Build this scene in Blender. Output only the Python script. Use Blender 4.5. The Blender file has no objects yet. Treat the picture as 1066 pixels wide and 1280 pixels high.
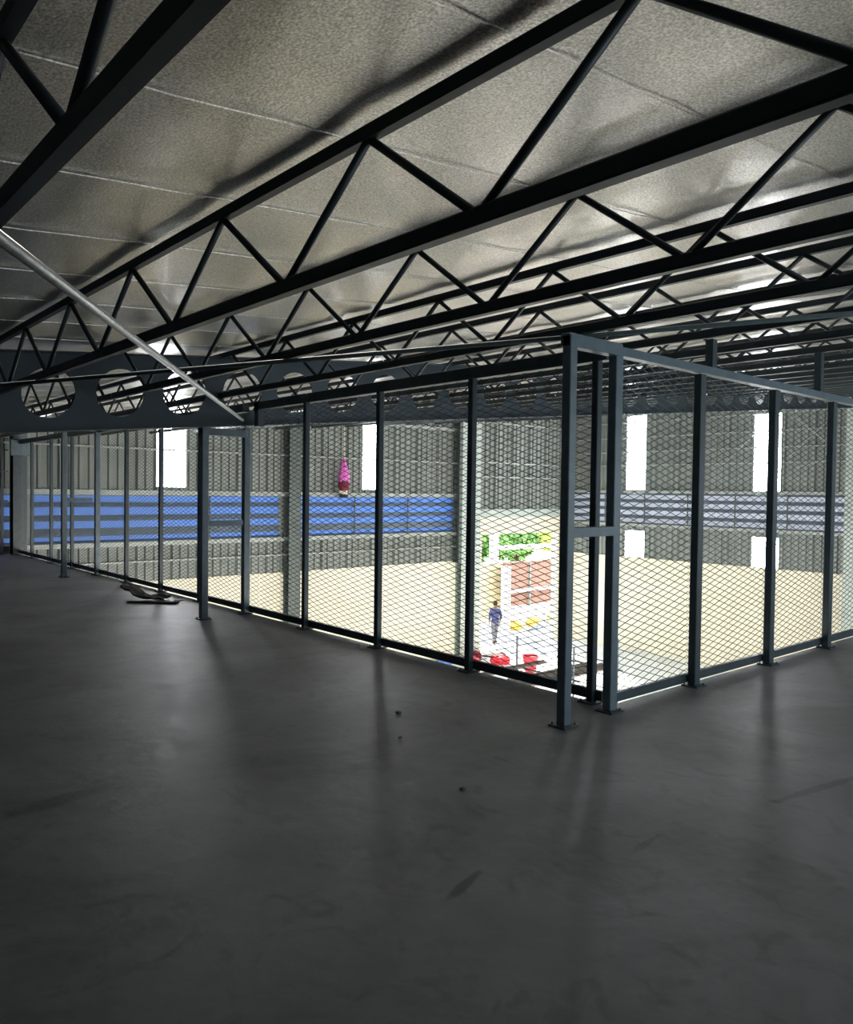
import bpy, bmesh, math, random
from mathutils import Vector, Matrix, noise
random.seed(7)
C = bpy.context.scene.collection
PI = math.pi
P = 0.0925            # roof pitch along +X
YB = 9.05             # line of the cellular beam
XW, YW = 26.75, 21.33 # inner faces of the right and left walls
G = -4.6              # hall floor

# ---------------------------------------------------------------- materials
def new_mat(name):
    m = bpy.data.materials.new(name); m.use_nodes = True
    nt = m.node_tree; b = nt.nodes['Principled BSDF']
    return m, nt, b
def plain(name, col, rough=.5, metal=0, var=.12, scale=6, bump=.0, bscale=40, spec=.5):
    m, nt, b = new_mat(name)
    tc = nt.nodes.new('ShaderNodeTexCoord'); n = nt.nodes.new('ShaderNodeTexNoise')
    n.inputs['Scale'].default_value = scale; n.inputs['Detail'].default_value = 5
    nt.links.new(tc.outputs['Object'], n.inputs['Vector'])
    r = nt.nodes.new('ShaderNodeValToRGB')
    r.color_ramp.elements[0].position = .3; r.color_ramp.elements[1].position = .7
    r.color_ramp.elements[0].color = [c*(1-var) for c in col]+[1]
    r.color_ramp.elements[1].color = [min(1, c*(1+var)) for c in col]+[1]
    nt.links.new(n.outputs['Fac'], r.inputs['Fac']); nt.links.new(r.outputs['Color'], b.inputs['Base Color'])
    b.inputs['Roughness'].default_value = rough; b.inputs['Metallic'].default_value = metal
    b.inputs['Specular IOR Level'].default_value = spec
    if bump:
        n2 = nt.nodes.new('ShaderNodeTexNoise'); n2.inputs['Scale'].default_value = bscale; n2.inputs['Detail'].default_value = 4
        nt.links.new(tc.outputs['Object'], n2.inputs['Vector'])
        bp = nt.nodes.new('ShaderNodeBump'); bp.inputs['Strength'].default_value = bump; bp.inputs['Distance'].default_value = .02
        nt.links.new(n2.outputs['Fac'], bp.inputs['Height']); nt.links.new(bp.outputs['Normal'], b.inputs['Normal'])
    return m
def emit(name, col, s):
    m, nt, b = new_mat(name)
    b.inputs['Base Color'].default_value = (*col, 1)
    b.inputs['Emission Color'].default_value = (*col, 1); b.inputs['Emission Strength'].default_value = s
    return m

M_steel = plain('painted_steel', (.125, .175, .205), .38, 0, .15, 9)
M_steel_dark = plain('painted_steel_dark', (.045, .068, .08), .42, 0, .15, 9)
M_joist = plain('joist_steel', (.030, .042, .048), .42, 0, .2, 5)
M_beam = plain('beam_steel', (.048, .070, .088), .55, 0, .12, 2)
M_mesh = plain('mesh_steel', (.03, .045, .052), .45, 0, .1, 20)
M_rodgrey = plain('grey_pipe', (.10, .135, .14), .75, 0, .15, 9, spec=.2)
M_galv = plain('galvanised_rod', (.45, .46, .46), .35, .7, .2, 30)
M_clad = plain('cladding_sheet', (.20, .225, .21), .5, .0, .1, 1.5)
M_girt = plain('girt_steel', (.30, .33, .31), .45, .2, .1, 5)
M_colw = plain('column_paint', (.36, .42, .39), .5, 0, .1, 2)
M_cold = plain('column_paint_dark', (.075, .095, .09), .5, 0, .1, 2)
M_beige = plain('beige_wall', (.68, .65, .53), .85, 0, .05, 1.2, .15, 30)
M_hall = plain('hall_floor', (.82, .85, .86), .35, 0, .08, 1.1, .05, 8)
M_yard = plain('yard_ground', (.75, .72, .66), .9, 0, .1, .6, .2, 5)
M_white = plain('white_paint', (.8, .79, .78), .6, 0, .05, 3)
M_brown = plain('brown_brick', (.34, .20, .15), .85, 0, .2, 6)
M_cream = plain('cream_render', (.60, .55, .36), .85, 0, .12, 2)
M_red = plain('red_plastic', (.70, .03, .05), .4, 0, .15, 5)
M_blue = plain('blue_plastic', (.08, .16, .45), .5, 0, .15, 5)
M_board = plain('weathered_board', (.12, .10, .085), .8, 0, .3, 8)
M_pink = plain('pink_cloth', (.58, .13, .45), .8, 0, .15, 8)
M_maroon = plain('maroon_cloth', (.14, .012, .03), .8, 0, .2, 8)
M_pale = plain('pale_cloth', (.62, .55, .45), .8, 0, .2, 8)
M_black = plain('black_plastic_and_shade', (.015, .015, .018), .5, 0, .2, 8)  # also colours the sheet that stands in for shade
M_yellow = plain('yellow_sacks', (.8, .55, .12), .8, 0, .3, 3)
M_leaf = plain('leaf_green', (.20, .42, .12), .7, 0, .5, 1.2)
M_leaf2 = plain('leaf_lime', (.48, .56, .14), .7, 0, .4, 1.2)
M_bark = plain('bark', (.12, .08, .05), .9, 0, .3, 8)
M_scrap = plain('dark_card', (.016, .011, .010), .7, 0, .3, 12)
M_paper = plain('white_scrap', (.75, .75, .75), .7, 0, .1, 12)
M_shirt = plain('navy_shirt', (.05, .06, .15), .85, 0, .15, 9)
M_trouser = plain('grey_trousers', (.16, .16, .18), .85, 0, .15, 9)
M_skin = plain('skin', (.32, .18, .11), .6, 0, .08, 9)
M_hair = plain('hair', (.012, .010, .009), .7, 0, .2, 30)
M_win = emit('daylit_panel', (.93, .96, 1.0), 28.0)
M_blade = plain('louver_blade', (.14, .18, .22), .5, .1, .08, 2)
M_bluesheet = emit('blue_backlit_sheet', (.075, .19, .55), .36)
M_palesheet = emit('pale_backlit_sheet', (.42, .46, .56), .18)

def floor_mat():
    m, nt, b = new_mat('mezzanine_concrete'); N = nt.nodes; L = nt.links
    tc = N.new('ShaderNodeTexCoord')
    n1 = N.new('ShaderNodeTexNoise'); n1.inputs['Scale'].default_value = .9; n1.inputs['Detail'].default_value = 8; n1.inputs['Roughness'].default_value = .6; n1.inputs['Distortion'].default_value = .5
    n2 = N.new('ShaderNodeTexNoise'); n2.inputs['Scale'].default_value = 4.5; n2.inputs['Detail'].default_value = 6; n2.inputs['Distortion'].default_value = 1.2
    n3 = N.new('ShaderNodeTexVoronoi'); n3.inputs['Scale'].default_value = 1.3; n3.inputs['Randomness'].default_value = 1
    for n in (n1, n2, n3): L.new(tc.outputs['Object'], n.inputs['Vector'])
    r = N.new('ShaderNodeValToRGB'); e = r.color_ramp.elements
    e[0].position = .33; e[0].color = (.15, .148, .152, 1); e[1].position = .68; e[1].color = (.29, .29, .297, 1)
    L.new(n1.outputs['Fac'], r.inputs['Fac'])
    r2 = N.new('ShaderNodeValToRGB'); e = r2.color_ramp.elements
    e[0].position = .28; e[0].color = (.66, .64, .62, 1); e[1].position = .45; e[1].color = (1, 1, 1, 1)
    L.new(n2.outputs['Fac'], r2.inputs['Fac'])
    mx = N.new('ShaderNodeMix'); mx.data_type = 'RGBA'; mx.blend_type = 'MULTIPLY'; mx.inputs[0].default_value = .8
    L.new(r.outputs['Color'], mx.inputs[6]); L.new(r2.outputs['Color'], mx.inputs[7])
    # small dark specks
    r3 = N.new('ShaderNodeValToRGB'); e = r3.color_ramp.elements
    e[0].position = .012; e[0].color = (.25, .24, .22, 1); e[1].position = .02; e[1].color = (1, 1, 1, 1)
    L.new(n3.outputs['Distance'], r3.inputs['Fac'])
    mx2 = N.new('ShaderNodeMix'); mx2.data_type = 'RGBA'; mx2.blend_type = 'MULTIPLY'; mx2.inputs[0].default_value = 1
    L.new(mx.outputs[2], mx2.inputs[6]); L.new(r3.outputs['Color'], mx2.inputs[7])
    out = mx2.outputs[2]
    for cx_, cy_, ang, la, lb, dark in ((2.20, 2.26, .31, .15, .028, .5), (4.45, 1.78, -.175, .45, .035, .6), (3.1, 2.0, .1, .14, .02, .65), (1.2, 4.2, .2, .30, .08, .7)):
        mp = N.new('ShaderNodeMapping'); mp.vector_type = 'TEXTURE'; mp.inputs['Location'].default_value = (cx_, cy_, 0)
        mp.inputs['Rotation'].default_value = (0, 0, ang); mp.inputs['Scale'].default_value = (la, lb, 1)
        L.new(tc.outputs['Object'], mp.inputs['Vector'])
        ln = N.new('ShaderNodeVectorMath'); ln.operation = 'LENGTH'; L.new(mp.outputs['Vector'], ln.inputs[0])
        ad = N.new('ShaderNodeMath'); ad.operation = 'ADD'; L.new(ln.outputs['Value'], ad.inputs[0]); L.new(n2.outputs['Fac'], ad.inputs[1])
        mr = N.new('ShaderNodeMapRange'); mr.inputs['From Min'].default_value = 1.1; mr.inputs['From Max'].default_value = 1.6
        mr.inputs['To Min'].default_value = dark; mr.inputs['To Max'].default_value = 1; L.new(ad.outputs[0], mr.inputs['Value'])
        sc_ = N.new('ShaderNodeMix'); sc_.data_type = 'RGBA'; sc_.blend_type = 'MULTIPLY'; sc_.inputs[0].default_value = 1
        L.new(out, sc_.inputs[6]); L.new(mr.outputs['Result'], sc_.inputs[7]); out = sc_.outputs[2]
    L.new(out, b.inputs['Base Color'])
    rr = N.new('ShaderNodeMapRange'); b.inputs['Specular IOR Level'].default_value = .4
    rr.inputs['To Min'].default_value = .36; rr.inputs['To Max'].default_value = .58
    L.new(n2.outputs['Fac'], rr.inputs['Value']); L.new(rr.outputs['Result'], b.inputs['Roughness'])
    n4 = N.new('ShaderNodeTexNoise'); n4.inputs['Scale'].default_value = 9; n4.inputs['Detail'].default_value = 5
    L.new(tc.outputs['Object'], n4.inputs['Vector'])
    bp = N.new('ShaderNodeBump'); bp.inputs['Strength'].default_value = .4; bp.inputs['Distance'].default_value = .009
    L.new(n4.outputs['Fac'], bp.inputs['Height']); L.new(bp.outputs['Normal'], b.inputs['Normal'])
    return m
M_floor = floor_mat()

def foil_mat():
    m, nt, b = new_mat('foil_insulation'); N = nt.nodes; L = nt.links
    tc = N.new('ShaderNodeTexCoord')
    b.inputs['Metallic'].default_value = .9
    n1 = N.new('ShaderNodeTexNoise'); n1.inputs['Scale'].default_value = 95; n1.inputs['Detail'].default_value = 3
    n2 = N.new('ShaderNodeTexNoise'); n2.inputs['Scale'].default_value = 3; n2.inputs['Detail'].default_value = 4
    for n in (n1, n2): L.new(tc.outputs['Object'], n.inputs['Vector'])
    r = N.new('ShaderNodeValToRGB'); e = r.color_ramp.elements
    e[0].position = .35; e[0].color = (.50, .475, .43, 1); e[1].position = .65; e[1].color = (1.0, .955, .88, 1)
    L.new(n1.outputs['Fac'], r.inputs['Fac']); L.new(r.outputs['Color'], b.inputs['Base Color'])
    rr = N.new('ShaderNodeMapRange'); rr.inputs['To Min'].default_value = .26; rr.inputs['To Max'].default_value = .35
    L.new(n2.outputs['Fac'], rr.inputs['Value']); L.new(rr.outputs['Result'], b.inputs['Roughness'])
    bp = N.new('ShaderNodeBump'); bp.inputs['Strength'].default_value = .4; bp.inputs['Distance'].default_value = .004
    L.new(n1.outputs['Fac'], bp.inputs['Height'])
    bp2 = N.new('ShaderNodeBump'); bp2.inputs['Strength'].default_value = .2; bp2.inputs['Distance'].default_value = .04
    L.new(n2.outputs['Fac'], bp2.inputs['Height']); L.new(bp.outputs['Normal'], bp2.inputs['Normal'])
    L.new(bp2.outputs['Normal'], b.inputs['Normal'])
    return m
M_foil = foil_mat()

# ---------------------------------------------------------------- helpers
def link(name, me, mat, parent=None):
    o = bpy.data.objects.new(name, me); C.objects.link(o)
    if mat is not None: me.materials.append(mat)
    if parent is not None: o.parent = parent
    return o
def finish(bm, name, mat, parent=None, smooth=False):
    me = bpy.data.meshes.new(name); bmesh.ops.recalc_face_normals(bm, faces=bm.faces[:])
    bm.to_mesh(me); bm.free()
    if smooth:
        for p in me.polygons: p.use_smooth = True
    return link(name, me, mat, parent)
def box(bm, a, b, bev=0):
    a, b = Vector(a), Vector(b)
    vs = [bm.verts.new((x, y, z)) for x in (a.x, b.x) for y in (a.y, b.y) for z in (a.z, b.z)]
    fs = [bm.faces.new([vs[i] for i in f]) for f in ((0,1,3,2),(4,6,7,5),(0,4,5,1),(2,3,7,6),(0,2,6,4),(1,5,7,3))]
    if bev:
        es = list({e for f in fs for e in f.edges})
        bmesh.ops.bevel(bm, geom=es, offset=bev, segments=1, affect='EDGES')
    return vs
def prism(bm, p0, p1, w, h, up=(0,0,1)):
    """rectangular bar from p0 to p1, w across, h along 'up'"""
    p0, p1 = Vector(p0), Vector(p1); d = (p1-p0).normalized(); up = Vector(up)
    s = d.cross(up).normalized(); u = s.cross(d).normalized()
    vs = []
    for p in (p0, p1):
        for a, b in ((-1,-1),(1,-1),(1,1),(-1,1)):
            vs.append(bm.verts.new(p + s*(a*w/2) + u*(b*h/2)))
    for f in ((0,1,2,3),(7,6,5,4),(0,4,5,1),(1,5,6,2),(2,6,7,3),(3,7,4,0)): bm.faces.new([vs[i] for i in f])
def tube(bm, p0, p1, r, n=8, r1=None):
    p0, p1 = Vector(p0), Vector(p1); d = (p1-p0).normalized()
    up = Vector((0,0,1)) if abs(d.z) < .9 else Vector((1,0,0))
    s = d.cross(up).normalized(); u = s.cross(d); r1 = r if r1 is None else r1
    A = [bm.verts.new(p0 + (s*math.cos(2*PI*i/n)+u*math.sin(2*PI*i/n))*r) for i in range(n)]
    B = [bm.verts.new(p1 + (s*math.cos(2*PI*i/n)+u*math.sin(2*PI*i/n))*r1) for i in range(n)]
    for i in range(n): bm.faces.new((A[i], A[(i+1)%n], B[(i+1)%n], B[i]))
    bm.faces.new(A[::-1]); bm.faces.new(B)
def tag(o, label=None, cat=None, group=None, kind=None):
    if label: o['label'] = label
    if cat: o['category'] = cat
    if group: o['group'] = group
    if kind: o['kind'] = kind
    return o
def empty(name, loc=(0,0,0), label=None, cat=None, group=None):
    o = bpy.data.objects.new(name, None); C.objects.link(o); o.location = loc; o.empty_display_size = .2
    return tag(o, label, cat, group)
def copy_tree(o, parent=None):
    c = o.copy(); C.objects.link(c)
    if parent is not None: c.parent = parent
    for ch in [x for x in o.children]: copy_tree(ch, c)
    return c
def struct(o): o['kind'] = 'structure'; return o
def zr(X, a): return a + P*X

# ---------------------------------------------------------------- setting: floors
bm = bmesh.new()
box(bm, (-6, -3.6, -.16), (4.93, YW, 0)); box(bm, (4.93, -3.6, -.16), (XW, 3.52, 0))
struct(finish(bm, 'floor', M_floor))
bm = bmesh.new(); box(bm, (4.70, 3.52, -.50), (4.90, YW, -.161)); box(bm, (4.9, 3.28, -.50), (XW, 3.48, -.161))
struct(finish(bm, 'trim_1', M_steel))
bm = bmesh.new(); box(bm, (-6, -3.6, G-.2), (XW, YW, G))
struct(finish(bm, 'floor_hall', M_hall))
bm = bmesh.new(); box(bm, (-20, YW+.25, G-.25), (75, 75, G-.04))
struct(finish(bm, 'ground_yard', M_yard))

# ---------------------------------------------------------------- ceiling of foil blankets
def ceiling():
    bm = bmesh.new(); xs = []; x = -6.0
    while x < XW+.01: xs.append(x); x += .108333
    seams = [-3.6] + [1.73 + .97*k for k in range(-5, 21)]
    seams = [s for s in seams if s > -3.7 and s < YW]; seams.append(YW)
    seams = sorted(set(seams))
    for i in range(len(seams)-1):
        y0, y1 = seams[i], seams[i+1]; n = 8; rows = []
        for j in range(n+1):
            y = y0 + (y1-y0)*j/n; row = []
            for X in xs:
                ph = (X-.56)/1.3; sag = .006*math.sin(PI*ph)**2
                node = abs(math.cos(PI*(y-2.49)/1.24))**6 * (1-math.sin(PI*ph)**2)**6
                w = noise.noise(Vector((X*1.6, y*1.6, 0)))*.006 + noise.noise(Vector((X*4, y*4, 3)))*.002
                z = zr(X, 2.905) - sag + w*(1-.6*math.cos(PI*ph)**6) - .012*(1-node)*abs(math.cos(PI*ph))**10
                if j == n: z -= .004
                row.append(bm.verts.new((X, y + (0.012 if j == n else 0), z)))
            rows.append(row)
        for j in range(n):
            for k in range(len(xs)-1):
                bm.faces.new((rows[j][k], rows[j+1][k], rows[j+1][k+1], rows[j][k+1]))
    o = finish(bm, 'ceiling', M_foil, smooth=True); struct(o)
    # lap folds along each seam
    bm = bmesh.new()
    for y in seams[1:-1]:
        pts = []
        for X in [q for q in xs[::2]]:
            ph = (X-.56)/1.3
            pts.append(Vector((X, y+.01+.008*noise.noise(Vector((X*3, y, 1))), zr(X, 2.890)-.006*math.sin(PI*ph)**2 + .006*noise.noise(Vector((X*6, y, 5))))))
        for a, b in zip(pts[:-1], pts[1:]): prism(bm, a, b, .008, .006)
    t = finish(bm, 'seam_lap', M_foil, o); t['label'] = 'folded foil lap between the insulation blankets'
    # outer roof sheet
    bm = bmesh.new()
    v = [bm.verts.new(p) for p in ((-6, -3.6, zr(-6, 3.0)), (XW+.3, -3.6, zr(XW+.3, 3.0)), (XW+.3, YW+.3, zr(XW+.3, 3.0)), (-6, YW+.3, zr(-6, 3.0)))]
    f = bm.faces.new(v); r = bmesh.ops.extrude_face_region(bm, geom=[f])
    for q in r['geom']:
        if isinstance(q, bmesh.types.BMVert): q.co.z += .05
    finish(bm, 'roof_sheet', M_clad, o)
ceiling()

# ---------------------------------------------------------------- walls of ribbed sheet
def ribbed(bm, axis, c, u0, u1, zf0, zf1, depth=.065):
    """sheet in plane axis=c (inner side is the smaller coordinate) from u0..u1"""
    prof = []; u = math.floor(u0/.25)*.25
    while u < u1:
        k = int(round(u/.25)); d = depth if k % 4 else depth*1.9
        for a, b in ((0, 0), (.05, 0), (.075, d), (.125, d), (.15, 0)): prof.append((u+a, b))
        u += .25
    prof.append((u, 0))
    pts = [(max(u0, min(u1, a)), b) for a, b in prof if u0-.001 <= a <= u1+.001]
    pts = [(u0, 0)] + pts + [(u1, 0)]
    prev = None
    for a, b in pts:
        lo, hi = zf0(a), zf1(a)
        co = [(c-b, a) if axis == 'x' else (a, c-b)][0]
        v = (bm.verts.new((co[0], co[1], lo)), bm.verts.new((co[0], co[1], hi)))
        if prev: bm.faces.new((prev[0], v[0], v[1], prev[1]))
        prev = v
k_ = lambda z: (lambda a: z)
roofL = lambda x: zr(x, 2.86)
roofR = lambda y: zr(XW, 2.86)
WL = [(8.60, 9.50, 1.63, 3.95), (15.67, 16.50, 1.65, 3.95), (13.02, 13.16, -.95, .15)]       # left wall windows
WR = [(17.52, 18.45, 1.78, 4.76), (17.52, 18.45, -.88, .20), (12.20, 13.20, 1.77, 4.52), (12.20, 13.20, -.88, .20)]
def wall_sheet(name, axis, c, spans, wins, top):
    bm = bmesh.new()
    for u0, u1, z0, z1 in spans:
        cuts = sorted([w for w in wins if w[0] >= u0 and w[1] <= u1 and w[2] < (z1 or 9) and w[3] > z0])
        u = u0
        T = (lambda a, z1=z1: z1) if z1 is not None else top
        for w in cuts:
            ribbed(bm, axis, c, u, w[0], k_(z0), T)
            if w[2] > z0+.01: ribbed(bm, axis, c, w[0], w[1], k_(z0), k_(w[2]))
            if z1 is None or w[3] < z1: ribbed(bm, axis, c, w[0], w[1], k_(w[3]), T)
            u = w[1]
        ribbed(bm, axis, c, u, u1, k_(z0), T)
    return struct(finish(bm, name, M_clad))
wall_sheet('wall_left', 'y', YW, [(-6, 20.1, 1.50, None), (-6, 20.1, -.95, .12),  (20.1, 26.75, .96, None)], WL, roofL)
wall_sheet('wall_right', 'x', XW, [(9.4, YW, 1.70, None), (9.4, YW, -.88, .40), (9.4, 10.05, .40, 1.7), (21.2, YW, .40, 1.7), (-3.6, 9.4, 0, None), (3.6, 9.4, G, 0)], WR, roofR)
# weather boarding outside so that no daylight leaks through the rear of the sheets
bm = bmesh.new()
def panel_y(x0, x1, z0, z1): box(bm, (x0, YW+.06, z0), (x1, YW+.12, z1))
# beige masonry
bm = bmesh.new()
box(bm, (4.95, YW-.10, G), (20.0, YW+.2, -.95)); box(bm, (20.95, YW-.08, G), (21.40, YW+.25, .66))
box(bm, (25.92, YW-.08, G), (26.72, YW+.25, .66)); box(bm, (21.40, YW-.08, -.01), (25.92, YW+.25, .66))
box(bm, (-6, YW-.10, G), (4.95, YW+.2, -.17))
struct(finish(bm, 'wall_left_lower', M_beige))
bm = bmesh.new(); box(bm, (XW-.10, 10.02, G), (XW+.2, YW+.25, -.88))
struct(finish(bm, 'wall_right_lower', M_beige))
bm = bmesh.new(); box(bm, (20.95, YW-.16, .66), (XW, YW-.02, .97))
struct(finish(bm, 'trim_2', M_colw))
# near wall, west wall (behind the camera, closing the hall)
bm = bmesh.new()
for X0 in range(-6, 26, 4):
    x1 = min(X0+4, XW)
    vs = [bm.verts.new(p) for p in ((X0, -3.6, -.1), (x1, -3.6, -.1), (x1, -3.6, zr(x1, 2.95)), (X0, -3.6, zr(X0, 2.95)))]
    bm.faces.new(vs)
struct(finish(bm, 'wall_near', M_clad))
bm = bmesh.new(); box(bm, (-6.1, -3.6, G), (-6, YW, zr(-6, 2.95)))
struct(finish(bm, 'wall_west', M_clad))

# windows: translucent daylight strips with thin mullions
wn = 0
for axis, wins, c in (('y', WL, YW), ('x', WR, XW)):
    for (a, b, z0, z1) in wins:
        wn += 1
        f = bmesh.new(); g = bmesh.new()
        def pt(u, d, z): return (u, c-d, z) if axis == 'y' else (c-d, u, z)
        box(g, pt(a, -.03, z0), pt(b, -.01, z1))
        t = .025
        for u in ((a, a+t), (b-t, b)): box(f, pt(u[0], -.02, z0), pt(u[1], .05, z1))
        for z in (z0, z1-t): box(f, pt(a, -.02, z), pt(b, .05, z+t))
        if b-a > .3:
            box(f, pt(a+(b-a)*.36, -.005, z0), pt(a+(b-a)*.36+.02, .02, z1))
            n = max(1, int((z1-z0)/.62))
            if z1-z0 > 1.2:
                for i in range(1, n): box(f, pt(a, -.005, z0+(z1-z0)*i/n), pt(b, .02, z0+(z1-z0)*i/n+.02))
        fo = struct(finish(f, 'window_%d' % wn, M_girt)); finish(g, 'pane', M_win, fo)

# girts: horizontal rails on the wall sheets
tn = 2
for a_, b_ in ((4.96, 5.44), (12.51, 12.99), (19.91, 20.5)):
    tn += 1; bm = bmesh.new(); box(bm, (a_, YW-.03, .10), (b_, YW+.02, 1.56)); struct(finish(bm, 'trim_%d' % tn, M_clad))
def girt(axis, u0, u1, z, c, h=.045, d=.10, mat=None):
    global tn; tn += 1
    b = bmesh.new()
    if axis == 'y': box(b, (u0, c-.10-d, z), (u1, c-.10, z+h))
    else: box(b, (c-.10-d, u0, z), (c-.10, u1, z+h))
    struct(finish(b, 'trim_%d' % tn, mat or M_girt))
for z in (2.66,): girt('y', -6, 20.0, z, YW)
girt('y', -6, 20.0, 1.42, YW, .13); girt('y', -6, 20.0, .03, YW, .12); girt('y', -6, 20.0, -.42, YW, .04)
girt('y', -6, 20.0, 3.86, YW, .10)
for z in (2.2, 2.75, 4.3): girt('y', 20.95, 26.6, z, YW)
for z in (2.75, 3.28, 3.85, 4.45): girt('x', 3.6, 21.2, z, XW, .035)
girt('x', 3.6, 21.2, 1.68, XW, .10); girt('x', 3.6, 21.2, .36, XW, .10)
# diagonal wall bracing rods on the right wall
for i, (y0, z0, y1, z1) in enumerate(((10.4, 3.2, 11.9, 4.45), (11.6, 2.6, 10.2, 2.9), (14.0, 2.9, 12.4, 4.4), (17.3, 3.3, 18.6, 4.4), (11.9, 2.9, 10.4, 4.3))):
    b = bmesh.new(); tube(b, (XW-.26-.05*(i == 0), y0, z0), (XW-.26-.05*(i == 0), y1, z1), .018, 6); o = finish(b, 'brace_rod', M_girt)
    tag(o, ['pale diagonal brace rod on the far right wall, rising beside the outermost column', 'pale brace rod crossing low behind the right fence, near the far right column',
        'pale diagonal brace rod just left of the taller right-hand window strip', 'pale diagonal brace rod across the window strip nearest the gate-like frame',
        'pale brace rod crossing another in an X right of the right-hand window'][i], 'brace rod', 'brace rods on the right wall')

# louver bands
def louver(name, axis, c, u0, u1, zs, sheet, label, zb0, zb1):
    mid = (u0+u1)/2
    root = empty(name, (mid, c, zb0) if axis == 'y' else (c, mid, zb0), label, 'louver', None)
    def L(u, d, z): return (u-mid, -d, z-zb0) if axis == 'y' else (-d, u-mid, z-zb0)
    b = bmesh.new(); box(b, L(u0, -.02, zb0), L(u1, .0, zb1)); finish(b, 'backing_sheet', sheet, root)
    for i in range(len(zs)+1):
        hi = zb1 if i == 0 else zs[i-1][0]; lo = zs[i][1] if i < len(zs) else zb0
        if hi-lo < .02: continue
        b = bmesh.new()
        q = [L(u0, .02, hi+.01), L(u0, .13, lo+.02), L(u0, .14, lo), L(u0, .015, hi-.01)]
        w = [L(u1, .02, hi+.01), L(u1, .13, lo+.02), L(u1, .14, lo), L(u1, .015, hi-.01)]
        A = [b.verts.new(p) for p in q]; B = [b.verts.new(p) for p in w]
        for k in range(4): b.faces.new((A[k], A[(k+1) % 4], B[(k+1) % 4], B[k]))
        b.faces.new(A[::-1]); b.faces.new(B)
        finish(b, 'blade', M_blade, root)
    n = max(2, int((u1-u0)/1.8))
    for i in range(1, n):
        u = u0+(u1-u0)*i/n; b = bmesh.new(); box(b, L(u-.02, .15, zb0), L(u+.02, .18, zb1)); finish(b, 'mullion', M_cold, root)
    return root
ZB = [(1.213, 1.395), (.87, 1.092), (.527, .729), (.203, .33)]
louver('louver_bank', 'y', YW, -6.0, 4.95, ZB, M_bluesheet, 'short blue-lit louver bank at the far left edge, left of the steel column', .15, 1.42)
louver('louver_bank', 'y', YW, 5.45, 12.5, ZB, M_bluesheet, 'blue-lit louver bank behind the left fence, below the tall window strip', .15, 1.42)
louver('louver_bank', 'y', YW, 13.0, 19.9, ZB, M_bluesheet, 'blue-lit louver bank under the hanging pink bundle, left of the bright doorway', .15, 1.42)
ZX = [(1.42, 1.60), (1.12, 1.30), (.80, 1.0), (.50, .68)]
louver('louver_bank', 'x', XW, 10.05, 21.2, ZX, M_palesheet, 'long pale grey louver bank on the right wall between the white window strips', .46, 1.68)

# wall columns
def hcol(X, Y, z0, z1, w, d, mat, label, along='y'):
    b = bmesh.new(); t = .02
    if along == 'y':   # flanges face the hall
        box(b, (X-w/2, Y-d, z0), (X+w/2, Y-d+t, z1)); box(b, (X-w/2, Y-t, z0), (X+w/2, Y, z1)); box(b, (X-t/2, Y-d+t, z0), (X+t/2, Y-t, z1))
    else:
        box(b, (X-d, Y-w/2, z0), (X-d+t, Y+w/2, z1)); box(b, (X-t, Y-w/2, z0), (X, Y+w/2, z1)); box(b, (X-d+t, Y-t/2, z0), (X-t, Y+t/2, z1))
    return tag(finish(b, 'steel_column', mat), label, 'column')
hcol(5.25, 21.1, 0.0, 3.2, .32, .35, M_steel, 'grey steel column at the far left end of the fence, standing on the concrete') if False else None
hcol(12.83, YW-.14, G, zr(12.83, 2.82), .42, .32, M_cold, 'green-grey steel column between the two blue louver banks behind the left fence')
hcol(20.42, YW-.14, G, zr(20.4, 2.82), .95, .34, M_colw, 'wide pale column left of the bright doorway')
hcol(19.95, YW-.17, G+3.6, zr(19.9, 2.82), .30, .30, M_cold, 'slim dark column against the pale column left of the bright doorway')
hcol(XW-.14, 9.7, G, zr(XW, 2.82), .55, .34, M_colw, 'green-grey steel column at the right end of the beige wall, at the picture edge', 'x')
b = bmesh.new(); box(b, (4.76, 20.22, 0), (5.06, 20.24, 2.9)); box(b, (4.76, 20.52, 0), (5.06, 20.54, 2.9)); box(b, (4.90, 20.24, 0), (4.92, 20.52, 2.9))
c0 = tag(finish(b, 'steel_column', M_steel_dark), 'dark grey steel column at the far left end of the left fence', 'column')
b = bmesh.new(); box(b, (4.68, 20.10, 2.33), (5.12, 20.20, 2.70), .01); finish(b, 'bracket', M_steel, c0)
# storage bay end left of that column, its darkness from a black sheet
b = bmesh.new()
for z in (.02, .55, 1.25, 1.95, 2.45, 2.72):
    box(b, (1.5, 20.45, z), (4.70, 20.50, z+.03))
for x in (1.6, 3.1, 4.55): box(b, (x, 20.44, 0), (x+.06, 20.51, 2.75))
tag(finish(b, 'rail_rack', M_steel_dark), 'dark steel rail frame at the far left edge, beside the end column', 'rack')
b = bmesh.new(); box(b, (-6, 20.9, 1.55), (4.7, 20.95, 2.2)); box(b, (-6, 20.9, 0), (4.9, 20.95, .16))  # black sheets put in as the shadow behind the rails
tag(finish(b, 'shade_sheet', M_black), 'black sheet standing in for shade behind the dark rail frame at far left', 'shade sheet')

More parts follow.
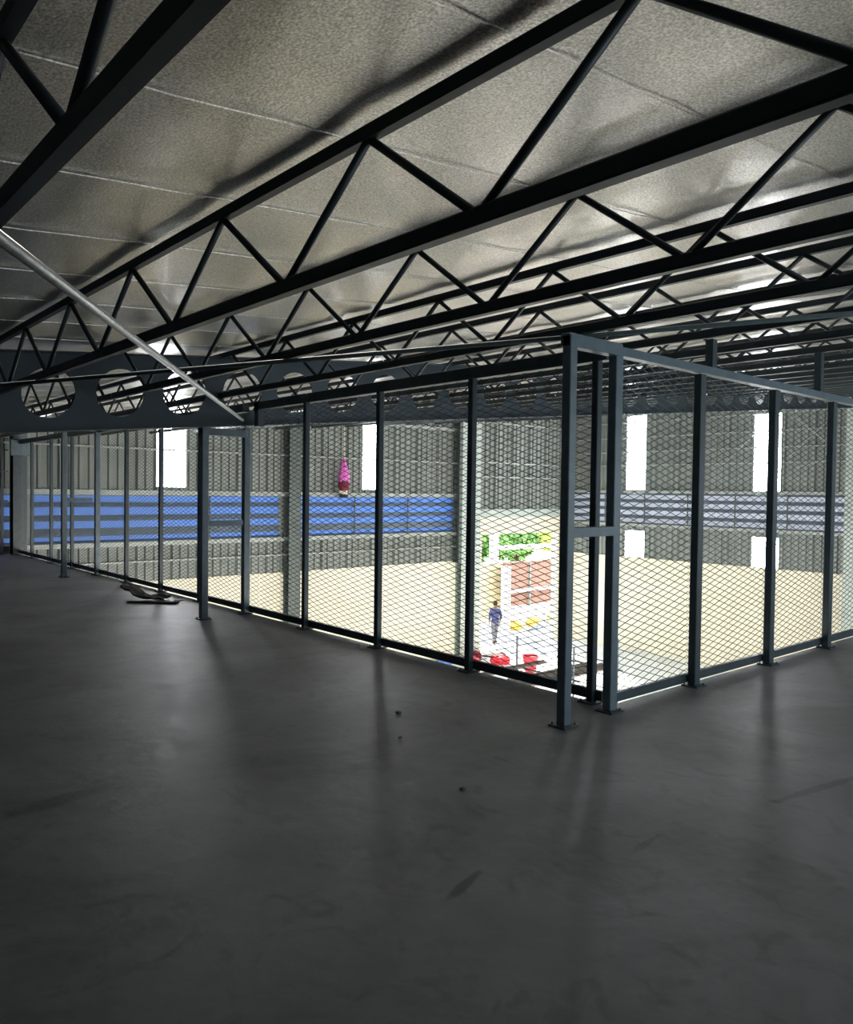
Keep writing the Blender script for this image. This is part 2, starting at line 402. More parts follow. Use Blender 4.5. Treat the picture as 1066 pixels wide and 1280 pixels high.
# ---------------------------------------------------------------- cellular beam
def cellular_beam():
    root = empty('cellular_beam', (4.86, YB, 0), 'long grey cellular roof beam with a row of round holes, over the left fence', 'beam')
    R = .272; sp = .766; hz0 = .405; hz1 = .425; n = 32; t = .012
    bm = bmesh.new(); x0 = 2.48-7*sp; k = 0
    def W(dx, dz, X): return (X+dx-4.86, 0, zr(X+dx, 2.387)+dz)
    while x0 + k*sp < XW:
        X = x0+k*sp; inner = []; outer = []
        for i in range(n):
            a = 2*PI*i/n + PI/n; ca, sa = math.cos(a), math.sin(a)
            inner.append(bm.verts.new(W(R*ca, R*sa, X)))
            s = min((sp/2)/abs(ca) if abs(ca) > 1e-6 else 9, ((hz1 if sa > 0 else hz0))/abs(sa) if abs(sa) > 1e-6 else 9)
            outer.append(bm.verts.new(W(s*ca, s*sa, X)))
        for i in range(n): bm.faces.new((inner[i], inner[(i+1) % n], outer[(i+1) % n], outer[i]))
        for sx in (-1, 1):     # fill the four corners
            for sz in (-1, 1):
                h = hz1 if sz > 0 else hz0
                c = bm.verts.new(W(sx*sp/2, sz*h, X))
                pa = [v for v in outer if abs(v.co.x-(X-4.86+sx*sp/2)) < 1e-4]
                pb = [v for v in outer if v not in pa and abs(abs(v.co.z - zr(v.co.x+4.86, 2.387)) - h) < 1e-4 and (v.co.z - zr(v.co.x+4.86, 2.387))*sz > 0]
                pa = [v for v in pa if (v.co.z - zr(v.co.x+4.86, 2.387))*sz > 0]
                if pa and pb:
                    va = max(pa, key=lambda v: sz*v.co.z); vb = max(pb, key=lambda v: sx*v.co.x)
                    bm.faces.new((va, c, vb))
        k += 1
    bmesh.ops.remove_doubles(bm, verts=bm.verts[:], dist=1e-4)
    bmesh.ops.recalc_face_normals(bm, faces=bm.faces[:])
    r = bmesh.ops.extrude_face_region(bm, geom=bm.faces[:])
    for v in r['geom']:
        if isinstance(v, bmesh.types.BMVert): v.co.y += t
    finish(bm, 'web', M_beam, root)
    xa, xb = x0-.3, XW-.16
    for nm, dz in (('bottom_flange', -hz0-.007), ('top_flange', hz1+.007)):
        b = bmesh.new(); prism(b, (xa-4.86, .006, zr(xa, 2.387)+dz), (xb-4.86, .006, zr(xb, 2.387)+dz), .20, .014)
        finish(b, nm, M_beam, root)
cellular_beam()

# ---------------------------------------------------------------- roof joists
ORD = ['first','second','third','fourth','fifth','sixth','seventh','eighth','ninth','tenth','eleventh','twelfth','thirteenth','fourteenth','fifteenth','sixteenth','seventeenth','eighteenth','nineteenth','twentieth','twenty-first','twenty-second']
def make_joist(Y0, Y1, ph):
    """open-web joist running along Y, X=0, heights measured at X=0 roof line"""
    root = empty('roof_joist', (0, 0, 0))
    zb, zt = 2.352, 2.838
    def chord(name, z, h):
        b = bmesh.new(); w = .036
        box(b, (-w/2, Y0, z-h/2), (w/2, Y1, z+h/2), .008)
        box(b, (-w/2-.003, Y0, z-h/2-.003), (w/2+.003, Y1, z-h/2+.002))
        finish(b, name, M_joist, root)
    chord('top_chord', zt, .062); chord('bottom_chord', zb, .068)
    wb = bmesh.new(); tube(wb, (0, 0, 0), (0, .62, zt-zb-.05), .0175, 8); me = bpy.data.meshes.new('web_bar'); wb.to_mesh(me); wb.free()
    for q in me.polygons: q.use_smooth = True
    me.materials.append(M_joist)
    y = ph; 
    while y-1.24 > Y0: y -= 1.24
    while y < Y1-.05:
        for s in (1, -1):
            e = y+s*.62
            if e < Y0+.02 or e > Y1-.02: continue
            o = bpy.data.objects.new('web_bar', me); C.objects.link(o); o.parent = root
            o.location = (0, y+s*.03, zb+.025); o.scale = (1, s*(.59/.62), 1)
        y += 1.24
    return root
jn = make_joist(-3.5, YB+.02, 1.885); jf = make_joist(YB+.06, YW-.2, 1.885+1.24*6)
JX = [-.74+1.3*k for k in range(21)]
for i, X in enumerate(JX):
    o = jn if i == 0 else copy_tree(jn)
    o.location = (X, 0, P*X); o['category'] = 'roof joist'; o['group'] = 'open-web roof joists in the near bay'
    if i == 0: lab = 'dark bar joist at the extreme top left corner, only its web bars showing'
    elif i == 1: lab = 'thick near bar joist cutting across the top left corner, ending at the pale rod'
    elif i == 2: lab = 'large open-web roof joist sweeping from the left edge up to the top right corner'
    else: lab = 'open-web roof joist, %s one behind the large sweeping joist, before the cellular beam' % ORD[i-3]
    o['label'] = lab
    if X > 26.6: pass
for i, X in enumerate(JX):
    o = jf if i == 0 else copy_tree(jf)
    o.location = (X, 0, P*X); o['category'] = 'roof joist'; o['group'] = 'open-web roof joists in the far bay'
    o['label'] = '%s open-web roof joist from the left beyond the cellular beam, seen past its round holes' % ORD[i]

# horizontal brace rods below the joists
def rod(p0, p1, r, mat, label):
    b = bmesh.new(); tube(b, p0, p1, r, 10); o = finish(b, 'brace_rod', mat, smooth=True); tag(o, label, 'brace rod'); return o
rod((-2.2, -2.0, zr(-2.2, 2.30)), (4.70, 8.90, 2.47), .019, M_galv, 'bright galvanised brace rod slanting from the left edge down to the cellular beam')
rod((.52, 8.93, zr(.52, 2.31)), (8.15, -1.60, zr(8.15, 2.295)), .017, M_rodgrey, 'long grey brace pipe crossing under the joists, above the corner frame')

# ---------------------------------------------------------------- mezzanine fences
def plate(bm, x, y, s=.075, h=.012): box(bm, (x-s, y-s, 0), (x+s, y+s, h), .002)
def add_post(root, x, y, h, w, mat, wx=None):
    b = bmesh.new(); wx = wx or w
    box(b, (x-wx/2, y-w/2, .012), (x+wx/2, y+w/2, h), .005)
    p = finish(b, 'post', mat, root)
    b = bmesh.new(); plate(b, x, y)
    for sx in (-1, 1):
        for sy in (-1, 1): tube(b, (x+sx*.055, y+sy*.055, .012), (x+sx*.055, y+sy*.055, .028), .007, 6)
    finish(b, 'base_plate', M_steel_dark, p)
    return p
def mesh_panel(root, along, c, u0, u1, z0, z1, LW=.172, SW=.0545, st=.0052):
    """expanded diamond mesh: straight diagonal strands clipped to the panel"""
    b = bmesh.new(); W = u1-u0; H = z1-z0; sl = SW/LW
    def pt(u, z, off=0): return (c+off, u0+u, z0+z) if along == 'y' else (u0+u, c+off, z0+z)
    nrm = (1, 0, 0) if along == 'y' else (0, 1, 0)
    for s in (1, -1):
        kk = math.floor((-W*sl)/SW)-1 if s == 1 else 0
        top = H + W*sl
        k = kk*SW
        while k < top:
            # z = k + s*sl*u
            ua, ub = 0, W
            if s == 1: ua = max(0, -k/sl); ub = min(W, (H-k)/sl)
            else: ua = max(0, (k-H)/sl); ub = min(W, k/sl)
            if ub-ua > .01:
                off = s*.0012
                prism(b, pt(ua, k+s*sl*ua, off), pt(ub, k+s*sl*ub, off), .0030, st, up=(0, 0, 1))
            k += SW
    return finish(b, 'mesh_panel', M_mesh, root)
def rail(root, name, p0, p1, w, h, mat):
    b = bmesh.new(); prism(b, p0, p1, w, h); return finish(b, name, mat, root)

FA = empty('mesh_fence', (4.88, 12, 0), 'dark steel mesh fence running from the corner frame to the far left column', 'fence')
FA.location = (0, 0, 0)
AY = [3.66, 4.99, 6.33, 7.71, 9.12, 10.48, 11.87, 13.32, 14.78, 16.24, 17.63, 19.09, 20.2]
for i, y in enumerate(AY):
    w = .10 if i in (0,) else (.11 if i in (4, 8) else .075)
    if i in (0,): add_post(FA, 4.90, y, 2.66, .06, M_steel_dark)
    elif i == 4: add_post(FA, 4.87, y, 2.385, .085, M_steel)
    elif i == 8: add_post(FA, 4.88, y, 2.68, .085, M_steel)
    elif i == 12: pass
    else: add_post(FA, 4.88, y, 2.62, .062, M_steel_dark)
    if i:
        y0, y1 = AY[i-1], AY[i]
        if i == 4:
            mesh_panel(FA, 'y', 4.935, y0+.0, 8.86, .07, 2.62); mesh_panel(FA, 'y', 4.935, 8.87, y1, .07, 2.38)
        elif i == 5:
            mesh_panel(FA, 'y', 4.935, y0, 9.24, .07, 2.38); mesh_panel(FA, 'y', 4.935, 9.25, y1, .07, 2.62)
        else: mesh_panel(FA, 'y', 4.935, y0, y1, .07, 2.62)
rail(FA, 'top_rail', (4.905, 3.55, 2.655), (4.905, 8.90, 2.655), .09, .095, M_steel_dark)
rail(FA, 'top_rail', (4.905, 9.20, 2.655), (4.905, 20.2, 2.655), .09, .095, M_steel_dark)
rail(FA, 'bottom_rail', (4.925, 3.57, .062), (4.925, 20.2, .062), .04, .075, M_steel_dark)
b = bmesh.new(); box(b, (4.86, 8.80, 2.40), (4.95, 8.90, 2.70)); finish(b, 'end_stile', M_steel_dark, FA)

FB = empty('mesh_fence', (0, 0, 0), 'dark steel mesh fence running from the corner frame to the right edge', 'fence')
BX = [4.93, 6.01, 7.35, 8.68, 10.0, 11.35]
for i, x in enumerate(BX):
    if i: add_post(FB, x, 3.44, 2.61, .07, M_steel_dark, .085); mesh_panel(FB, 'x', 3.505, BX[i-1], x, .07, 2.64)
rail(FB, 'top_rail', (4.88, 3.46, 2.655), (11.4, 3.46, 2.655), .075, .065, M_steel)
rail(FB, 'bottom_rail', (4.88, 3.50, .062), (11.4, 3.50, .062), .035, .07, M_steel_dark)
for x, zt in ((6.22, 2.93), (8.38, 3.10)):
    b = bmesh.new(); box(b, (x-.035, 3.43, 2.688), (x+.035, 3.50, zt)); o = finish(b, 'stub_post', M_steel_dark, FB)

def frame(x0, x1, y, top, bar, w, label, full_top=True, bp=None):
    r = empty('portal_brace', (0, 0, 0), label, 'brace frame', 'two-post brace frames along the left fence')
    add_post(r, x0, y-.02, top, w, M_steel, w)
    if bp is not None: add_post(r, x1, y, top, w, M_steel, bp)
    b = bmesh.new(); box(b, (x0-w/2, y-.045, top-.075), (x1+.02, y+.035, top+.015), .004); finish(b, 'top_bar', M_steel, r)
    b = bmesh.new(); box(b, (x0+w/2, y-.04, bar-.035), (x1-w/2+.01, y+.03, bar+.035), .003); finish(b, 'middle_bar', M_steel, r)
    return r
frame(4.245, 4.80, 3.42, 2.68, 1.335, .074, 'tall grey two-post frame at the fence corner, nearest the camera', bp=.085)
frame(4.25, 4.80, 9.04, 2.34, 1.18, .085, 'grey two-post frame under the cellular beam at the left fence')
frame(4.28, 4.80, 14.72, 2.70, 1.385, .085, 'farthest grey two-post frame, near the left end of the left fence')

# ---------------------------------------------------------------- things on the slab
def crumple(bm, amp, sc, seed=0):
    for v in bm.verts:
        n = noise.noise_vector(v.co*sc + Vector((seed, seed*2, 0))); v.co += n*amp
bm = bmesh.new(); bmesh.ops.create_grid(bm, x_segments=10, y_segments=8, size=.5)
for v in bm.verts:
    v.co.x *= .62; v.co.y *= .36; v.co.z = .16*max(0, -v.co.x/.31)**1.1 + .035
crumple(bm, .035, 9)
r = bmesh.ops.extrude_face_region(bm, geom=bm.faces[:])
for v in r['geom']:
    if isinstance(v, bmesh.types.BMVert): v.co.z += .022
o = finish(bm, 'cardboard_piece', M_scrap); o.location = (4.33, 11.05, 0); o.rotation_euler = (0, 0, -.75)
tag(o, 'dark curled piece of cardboard on the concrete by the left fence', 'cardboard')
bm = bmesh.new(); box(bm, (-.36, -.05, 0), (.36, .05, .02), .004); crumple(bm, .012, 5)
o = finish(bm, 'wood_strip', M_scrap); o.location = (4.30, 10.70, .008); o.rotation_euler = (0, 0, -.80)
tag(o, 'thin dark strip lying flat just in front of the curled cardboard', 'strip')
bm = bmesh.new(); box(bm, (-.07, -.045, 0), (.07, .045, .012), .003)
o = finish(bm, 'paper_scrap', M_paper); o.location = (4.70, 10.75, 0); o.rotation_euler = (0, 0, .5)
tag(o, 'small white scrap on the concrete right of the curled cardboard', 'scrap')
bm = bmesh.new(); box(bm, (-.06, -.03, 0), (.06, .03, .03), .004)
o = finish(bm, 'paper_scrap', M_paper); o.location = (4.76, 6.42, 0); o.rotation_euler = (0, 0, .9)
tag(o, 'tiny white offcut at the foot of the third fence post from the corner', 'scrap')
for i, (x, y, s) in enumerate(((3.55, 4.35, .02), (3.2, 3.9, .014), (2.9, 3.0, .016))):
    bm = bmesh.new(); bmesh.ops.create_icosphere(bm, subdivisions=2, radius=s); crumple(bm, s*.4, 40, i)
    for v in bm.verts: v.co.z = v.co.z*.5 + s*.45
    o = finish(bm, 'pebble', M_board); o.location = (x, y, 0)
    tag(o, ['dark pebble on the floor left of the corner frame, closest to the fence', 'dark pebble on open floor between the corner frame and the camera', 'dark pebble on the floor nearest the camera below the corner frame'][i], 'pebble')

# ---------------------------------------------------------------- pink bundle hanging at the left wall
root = empty('hanging_bundle', (14.65, YW-.45, 1.38), 'pink cloth cone hanging over a maroon bundle on the left wall', 'bundle')
def lathe(bm, prof, n=16, fl=1.0):
    rings = []
    for r_, z in prof: rings.append([bm.verts.new((r_*math.cos(2*PI*i/n), r_*math.sin(2*PI*i/n)*fl, z)) for i in range(n)])
    for a, b in zip(rings[:-1], rings[1:]):
        for i in range(n): bm.faces.new((a[i], a[(i+1) % n], b[(i+1) % n], b[i]))
    bm.faces.new(rings[0][::-1]); bm.faces.new(rings[-1])
bm = bmesh.new(); lathe(bm, [(.14, .50), (.16, .62), (.13, .85), (.08, 1.10), (.03, 1.28)], 18)
for v in bm.verts:
    a = math.atan2(v.co.y, v.co.x); k = 1+.22*math.sin(a*6); v.co.x *= k; v.co.y *= k
finish(bm, 'cloth', M_pink, root, True)
bm = bmesh.new(); bmesh.ops.create_icosphere(bm, subdivisions=3, radius=.19); crumple(bm, .04, 7)
for v in bm.verts: v.co.z = v.co.z*1.15+.42
finish(bm, 'sack', M_maroon, root, True)
bm = bmesh.new(); bmesh.ops.create_icosphere(bm, subdivisions=3, radius=.14); crumple(bm, .04, 9, 3)
for v in bm.verts: v.co.z = v.co.z*.8+.19
finish(bm, 'wrapping', M_pale, root, True)
bm = bmesh.new(); lathe(bm, [(.10, 0), (.15, .02), (.15, .09), (.11, .12)], 16); finish(bm, 'base', M_black, root)
bm = bmesh.new(); tube(bm, (0, 0, 1.26), (0, 0, 2.52), .012, 6); finish(bm, 'rope', M_pale, root)

# ---------------------------------------------------------------- hall floor things
def sack(x, y, s, mat, label, seed, cat='sack'):
    bm = bmesh.new(); bmesh.ops.create_icosphere(bm, subdivisions=4, radius=1)
    for v in bm.verts:
        n = noise.noise(v.co*1.6+Vector((seed, 0, 0)))*.28 + noise.noise(v.co*5+Vector((0, seed, 0)))*.08
        v.co *= (1+n); v.co.x *= s[0]; v.co.y *= s[1]; v.co.z = max(0, (v.co.z+.65)*s[2])
    o = finish(bm, 'plastic_sack', mat, smooth=True); o.location = (x, y, G); tag(o, label, cat)
sack(19.75, 20.0, (.28, .28, .18), M_red, 'crumpled red plastic heap on the hall floor below the doorway, leftmost', 1)
sack(20.75, 19.6, (.40, .32, .18), M_red, 'larger crumpled red plastic heap on the hall floor, right of its twin', 5)
sack(20.45, 20.6, (.28, .22, .20), M_maroon, 'small maroon sack behind the red plastic heaps on the hall floor', 8)
sack(19.0, 20.7, (.35, .25, .14), M_blue, 'flat blue sack on the hall floor at the foot of the pale column', 9)
sack(21.6, 20.7, (.55, .25, .06), M_board, 'flat dark debris on the hall floor in front of the doorway', 12, 'debris')
root = empty('bucket', (20.6, 18.0, G), 'red plastic tub on the hall floor beside the scaffold boards', 'tub')
bm = bmesh.new(); lathe(bm, [(.19, 0), (.27, .52), (.30, .54), (.30, .57), (.255, .56), (.18, .03)], 24); finish(bm, 'tub', M_red, root, False)
bm = bmesh.new(); lathe(bm, [(.255, .50), (.255, .51)], 24); finish(bm, 'contents', M_maroon, root)
# scaffold with boards
root = empty('scaffold', (0, 0, 0), 'low steel scaffold with dark weathered boards below the corner of the fence', 'scaffold')
zt = -2.86
def brd(p0, p1, w):
    b = bmesh.new(); prism(b, p0, p1, w, .045); finish(b, 'board', M_board, root)
brd((12.9, 12.30, zt), (17.0, 12.30, zt), .23); brd((13.0, 12.56, zt), (16.9, 12.58, zt+.01), .23); brd((12.9, 12.02, zt+.012), (17.1, 12.03, zt), .23)
brd((13.0, 13.35, zt+.02), (15.9, 13.45, zt+.02), .24)
for x in (13.2, 15.15, 16.95):
    for y in (11.85, 13.7):
        b = bmesh.new(); tube(b, (x, y, G), (x, y, zt+(.75 if (x > 14) else .05)), .026, 8); finish(b, 'standard', M_steel_dark, root)
    b = bmesh.new(); tube(b, (x, 11.7, zt-.06), (x, 13.85, zt-.06), .024, 8); finish(b, 'transom', M_steel_dark, root)
for y in (11.85, 13.7):
    b = bmesh.new(); tube(b, (13.1, y, G+.4), (17.05, y, G+.4), .022, 8); finish(b, 'ledger', M_steel_dark, root)
    b = bmesh.new(); tube(b, (13.2, y, G+.2), (15.15, y, zt-.1), .02, 8); finish(b, 'cross_brace', M_steel_dark, root)
for k in range(5):
    b = bmesh.new(); tube(b, (16.95, 11.85, zt-1.3+k*.35), (16.95, 13.7, zt-1.3+k*.35), .014, 6); finish(b, 'rung', M_steel_dark, root)

# ---------------------------------------------------------------- outside the doorway
def wbox(name, a, b_, mat, label, cat):
    b = bmesh.new(); box(b, a, b_, .01); o = finish(b, name, mat); 
    if label: tag(o, label, cat)
    return o
GY = G-.04
root = empty('site_building', (0, 0, 0), 'low brown and white building across the yard, framed by the doorway', 'building')
for nm, a, b_, m in (('upper_wall', (28.05, 26.0, -3.12), (36, 26.4, -1.80), M_brown), ('lower_wall', (28.05, 26.1, -3.95), (36, 26.4, -3.25), M_brown),
                     ('plinth', (28.0, 25.95, GY), (36, 26.4, -3.95), M_white), ('ledge', (28.0, 25.85, -3.26), (36, 26.3, -3.12), M_white),
                     ('side_wall', (23.6, 27.0, GY), (29.2, 27.2, -1.95), M_cream), ('roof', (28.0, 25.96, -1.84), (36.3, 26.4, -1.78), M_brown)):
    b = bmesh.new(); box(b, a, b_); finish(b, nm, m, root)
for x in (29.5, 31.4, 33.3):
    b = bmesh.new(); box(b, (x, 25.9, -3.95), (x+.08, 26.0, -1.84)); finish(b, 'mullion', M_girt, root)
wbox('white_post', (25.45, 23.75, GY), (25.80, 24.05, -1.65), M_white, 'white square post standing in the yard right of the walking person', 'post')
wbox('yard_pillar', (27.9, 27.0, -1.94), (28.4, 27.2, .6), M_white, 'tall white pillar rising in front of the trees beyond the doorway', 'pillar')
wbox('yard_beam', (27.65, 26.05, -1.16), (34.0, 26.3, -.96), M_white, 'white horizontal beam in front of the green treetops', 'beam')
for i, (x, y, s) in enumerate(((26.6, 24.3, .5), (28.1, 24.4, .45), (29.9, 24.6, .5))):
    bm = bmesh.new(); bmesh.ops.create_icosphere(bm, subdivisions=3, radius=1)
    for v in bm.verts:
        v.co *= 1+noise.noise(v.co*2+Vector((i*3, 0, 0)))*.2; v.co.x *= s; v.co.y *= s*.7; v.co.z = max(0, v.co.z+.4)*.28
    o = finish(bm, 'sand_heap', M_yellow, smooth=True); o.location = (x, y, GY)
    tag(o, ['yellow sand heap in the yard next to the white square post', 'yellow sand heap in the middle of the yard behind the doorway', 'yellow sand heap in the yard at the right side of the doorway'][i], 'sand heap')
root = empty('rebar_bundle', (27.2, 23.1, GY), 'tangled grey steel bars lying in the yard at the right of the doorway', 'steel bars')
for i in range(9):
    b = bmesh.new(); a = Vector((random.uniform(-.8, -.3), random.uniform(-.3, .3), random.uniform(.02, .2))); c_ = Vector((random.uniform(.3, .9), random.uniform(-.3, .3), random.uniform(.1, .65)))
    m_ = (a+c_)/2+Vector((0, 0, random.uniform(0, .25))); tube(b, a, m_, .022, 6); tube(b, m_, c_, .022, 6); finish(b, 'bar', M_galv, root)
def tree(x, y, h, r, mat, label, seed):
    rnd = random.Random(seed)
    root = empty('yard_tree', (x, y, GY), label, 'tree', 'trees beyond the doorway')
    b = bmesh.new(); tube(b, (0, 0, 0), (.1, 0, h*.7), .18, 8, .08)
    for k in range(4):
        a = k*1.6; tube(b, (.05, 0, h*.45), (r*.5*math.cos(a), r*.5*math.sin(a), h*.8), .07, 6, .03)
    finish(b, 'trunk', M_bark, root)
    b = bmesh.new()
    cl = [(Vector((rnd.uniform(-.6, .6)*r, rnd.uniform(-.6, .6)*r, h*.72+rnd.uniform(-.3, .35)*h*.6)), rnd.uniform(.35, .6)*r) for _ in range(9)]
    for _ in range(4200):
        c_, rr = rnd.choice(cl); d = Vector((rnd.gauss(0, 1), rnd.gauss(0, 1), rnd.gauss(0, 1))).normalized()*rr*rnd.uniform(.7, 1)
        p = c_+d; s = rnd.uniform(.12, .24); u = Vector((rnd.gauss(0, 1), rnd.gauss(0, 1), rnd.gauss(0, 1))).normalized(); w = u.cross(d).normalized()
        b.faces.new([b.verts.new(p+u*s), b.verts.new(p+w*s*.5), b.verts.new(p-u*s), b.verts.new(p-w*s*.5)])
    finish(b, 'crown', mat, root)
tree(29.3, 29.6, 4.9, 1.7, M_leaf, 'dark green leafy tree beyond the white pillar, left part of the doorway', 1)
tree(33.2, 30.2, 5.1, 1.8, M_leaf, 'green leafy tree beyond the brown building, middle of the doorway', 2)
tree(37.4, 30.6, 5.3, 1.9, M_leaf2, 'lime yellow tree beyond the brown building, right part of the doorway', 3)
tree(26.2, 30.0, 4.9, 1.2, M_leaf2, 'pale lime tree seen left of the tall white pillar', 4)

# ---------------------------------------------------------------- person walking in the doorway
def skin(name, chains, mat, parent=None, sub=2):
    """chains: list of vertex-lists (co, radius); a string key shares a vertex"""
    me = bpy.data.meshes.new(name); vs = []; es = []; rad = []; idx = {}
    for ch in chains:
        prev = None
        for key, co, r in ch:
            if key in idx: i = idx[key]
            else:
                i = len(vs); idx[key] = i; vs.append(co); rad.append(r)
            if prev is not None: es.append((prev, i))
            prev = i
    me.from_pydata(vs, es, []); o = link(name, me, mat, parent)
    m = o.modifiers.new('Skin', 'SKIN'); m.use_smooth_shade = True
    for i, r in enumerate(rad):
        d = me.skin_vertices[0].data[i]; d.radius = (r, r) if not isinstance(r, tuple) else r
    me.skin_vertices[0].data[0].use_root = True
    s = o.modifiers.new('Sub', 'SUBSURF'); s.levels = sub; s.render_levels = sub
    return o
def person():
    root = empty('person', (23.55, 22.55, GY), 'person in a dark blue shirt and grey trousers walking in the bright doorway', 'person')
    root.rotation_euler = (0, 0, -.5)
    L, R = 1, -1
    def arm(s, sw, grow=0):
        return [('chest', (0, 0, 1.30), .09), ('sh%d' % s, (s*.17, 0, 1.36), .045), ('el%d' % s, (s*.25, -.03+sw*.3, 1.10), .042), ('wr%d' % s, (s*.26, .06+sw, .87), .028), ('pm%d' % s, (s*.26, .08+sw, .80), .034)]
    def fing(s, sw):
        out = []
        for k, (dx, ln) in enumerate(((-.028, .062), (-.010, .075), (.010, .070), (.028, .055))):
            out.append([('pm%d' % s, None, None), ('f%d%da' % (s, k), (s*.26+dx*.3, .08+sw+dx, .755), .009), ('f%d%db' % (s, k), (s*.255+dx*.3, .09+sw+dx, .755-ln*.6), .008), ('f%d%dc' % (s, k), (s*.245, .10+sw+dx, .755-ln), .007)])
        out.append([('pm%d' % s, None, None), ('t%da' % s, (s*.245, .125+sw, .79), .010), ('t%db' % s, (s*.24, .145+sw, .76), .008)])
        return out
    def leg(s, sw, back):
        return [('pel', (0, 0, .95), .09), ('hp%d' % s, (s*.09, 0, .88), .07), ('kn%d' % s, (s*.10, sw*.5+.03, .50), .058), ('an%d' % s, (s*.10, sw-back, .10+back*.4), .04), ('ft%d' % s, (s*.11, sw-back+.13, .04+back*.1), .038)]
    body = [[('pel', (0, 0, .95), .09), ('wst', (0, 0, 1.10), .09), ('chest', (0, 0, 1.30), .09), ('nk', (0, .01, 1.46), .052), ('hd0', (0, .03, 1.54), .072), ('hd1', (0, .025, 1.62), .088), ('hd2', (0, .015, 1.69), .070)],
            arm(1, .06), arm(-1, -.10), leg(1, .22, 0), leg(-1, -.16, .06)] + fing(1, .06) + fing(-1, -.10)
    bo = skin('body', body, M_skin, root)
    cl = [[('hem', (0, 0, .80), .17), ('pel', (0, 0, .92), .165), ('wst', (0, 0, 1.10), .16), ('chest', (0, 0, 1.30), .165), ('cn', (0, 0, 1.43), .085)],
          [('chest', None, None), ('a', (.185, 0, 1.37), .075), ('b', (.25, -.02, 1.12), .06), ('b2', (.255, .03, .98), .05)],
          [('chest', None, None), ('c', (-.185, 0, 1.37), .075), ('d', (-.25, -.06, 1.12), .06), ('d2', (-.255, -.05, .98), .05)]]
    skin('shirt', cl, M_shirt, root)
    tr = [[('pel', (0, 0, .96), .145), ('h', (.09, 0, .86), .10), ('k', (.10, .14, .50), .075), ('e', (.10, .21, .12), .062)],
          [('pel', None, None), ('h2', (-.09, 0, .86), .10), ('k2', (-.10, -.05, .50), .075), ('e2', (-.10, -.21, .15), .062)]]
    skin('trousers', tr, M_trouser, root)
    bm = bmesh.new(); bmesh.ops.create_icosphere(bm, subdivisions=3, radius=.101)
    for v in bm.verts:
        v.co.z = v.co.z*1.1
        if v.co.y > .03: v.co.z = max(v.co.z, .03)
    o = finish(bm, 'hair', M_hair, root, True); o.location = (0, .008, 1.655)
    for s in (1, -1):
        b = bmesh.new(); bmesh.ops.create_icosphere(b, subdivisions=2, radius=.028)
        for v in b.verts: v.co.x *= .4
        o = finish(b, 'ear', M_skin, root, True); o.location = (s*.092, .02, 1.62)
        b = bmesh.new(); box(b, (-.045, -.08, 0), (.045, .17, .06), .02); o = finish(b, 'shoe', M_black, root, True)
        o.location = (s*.105, .20 if s == 1 else -.24, 0 if s == 1 else .015)
    b = bmesh.new(); tube(b, (0, 0, 0), (0, .03, -.02), .014, 8, .018); o = finish(b, 'nose', M_skin, root, True); o.location = (0, .105, 1.63)
    b = bmesh.new(); box(b, (-.022, 0, 0), (.022, .006, .010), .002); o = finish(b, 'mouth', M_maroon, root); o.location = (0, .108, 1.57)
person()

# ---------------------------------------------------------------- light
w = bpy.data.worlds.new('World'); bpy.context.scene.world = w; w.use_nodes = True
nt = w.node_tree; bg = nt.nodes['Background']
sky = nt.nodes.new('ShaderNodeTexSky'); sky.sky_type = 'NISHITA'; sky.sun_disc = False
sky.sun_elevation = math.radians(50); sky.sun_rotation = math.radians(200); sky.air_density = 1.5; sky.dust_density = 3
mixn = nt.nodes.new('ShaderNodeMix'); mixn.data_type = 'RGBA'; mixn.inputs[0].default_value = .6
nt.links.new(sky.outputs['Color'], mixn.inputs[6]); mixn.inputs[7].default_value = (1.1, 1.2, 1.3, 1)
nt.links.new(mixn.outputs[2], bg.inputs['Color']); bg.inputs['Strength'].default_value = 1.5
def light(kind, name, loc, rot, energy, size=None, col=(1, 1, 1)):
    l = bpy.data.lights.new(name, kind); l.energy = energy; l.color = col
    o = bpy.data.objects.new(name, l); C.objects.link(o); o.location = loc; o.rotation_euler = rot
    if size: l.shape = 'RECTANGLE'; l.size, l.size_y = size
    return o
s = light('SUN', 'sun', (30, 30, 20), (math.radians(60), 0, math.radians(152)), 18, None, (1, .95, .86)); s.data.angle = .03
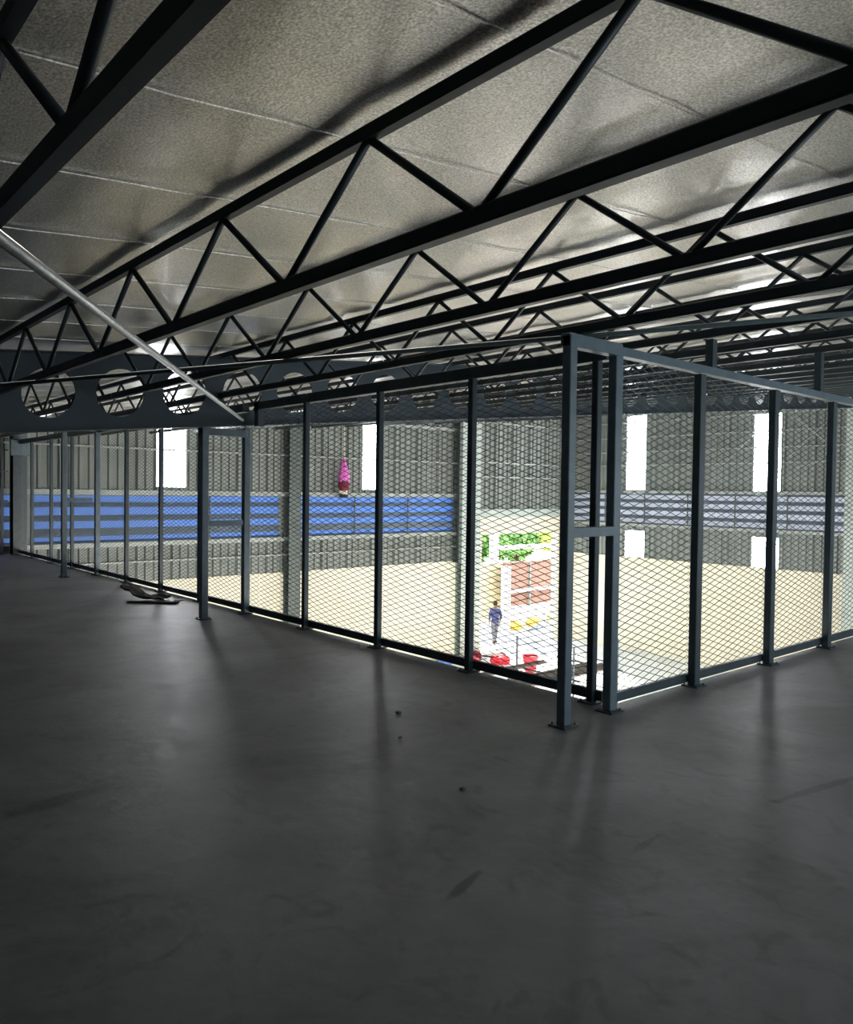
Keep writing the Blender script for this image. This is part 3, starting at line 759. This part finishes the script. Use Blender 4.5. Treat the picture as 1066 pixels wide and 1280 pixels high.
# portal in the doorway guides daylight in
pl = light('AREA', 'doorway_portal', (23.66, YW+.3, -2.3), (math.radians(-90), 0, 0), 1, (4.5, 4.6)); pl.data.cycles.is_portal = True
# added fill lamps, unseen under the mezzanine, to brighten the hall
l1 = light('AREA', 'hall_fill_near', (15.5, 1.5, -2.6), (math.radians(88), 0, 0), 900, (20, 3.2), (1, .95, .86))
l2 = light('AREA', 'hall_fill_west', (2.8, 12.5, -2.6), (math.radians(88), 0, math.radians(-90)), 600, (15, 3.2), (1, .97, .9))
l1.data.spread = l2.data.spread = math.radians(75)
# added fill lamp behind the camera for the near faces of posts and frames
light('AREA', 'mezzanine_fill', (11, -3.3, 1.6), (math.radians(90), 0, 0), 320, (16, 2.0), (.82, .92, 1))

# ---------------------------------------------------------------- camera
Vc = Vector((.754, -.007, .657)); Uc = Vector((-.657, -.028, .753)); Zc = Vector((.013, -1.0, -.025))
cx, cy = 533, 640
a = Vector((-320-cx, 604-cy)); b_ = Vector((1654-cx, 630-cy)); f = math.sqrt(-(a.dot(b_)))
U = Vector((a.x, a.y, f)).normalized(); V = Vector((b_.x, b_.y, f)).normalized(); Z = V.cross(U)
if Z.y > 0: Z = -Z
right = Vector((V.x, U.x, Z.x)); down = Vector((V.y, U.y, Z.y)); fwd = Vector((V.z, U.z, Z.z))
cam = bpy.data.cameras.new('camera'); co = bpy.data.objects.new('camera', cam); C.objects.link(co)
co.matrix_world = Matrix(((right.x, -down.x, -fwd.x, 0), (right.y, -down.y, -fwd.y, 0), (right.z, -down.z, -fwd.z, 1.6), (0, 0, 0, 1)))
cam.sensor_fit = 'HORIZONTAL'; cam.sensor_width = 36; cam.lens = f/1066*36; cam.clip_end = 300; cam.clip_start = .05
S = bpy.context.scene; S.camera = co
S.view_settings.view_transform = 'Standard'; S.view_settings.look = 'None'; S.view_settings.gamma = 1; S.view_settings.use_curve_mapping = False
S.view_settings.exposure = 0.0
S.cycles.use_denoising = True; S.cycles.max_bounces = 8; S.cycles.diffuse_bounces = 5; S.cycles.sample_clamp_indirect = 6
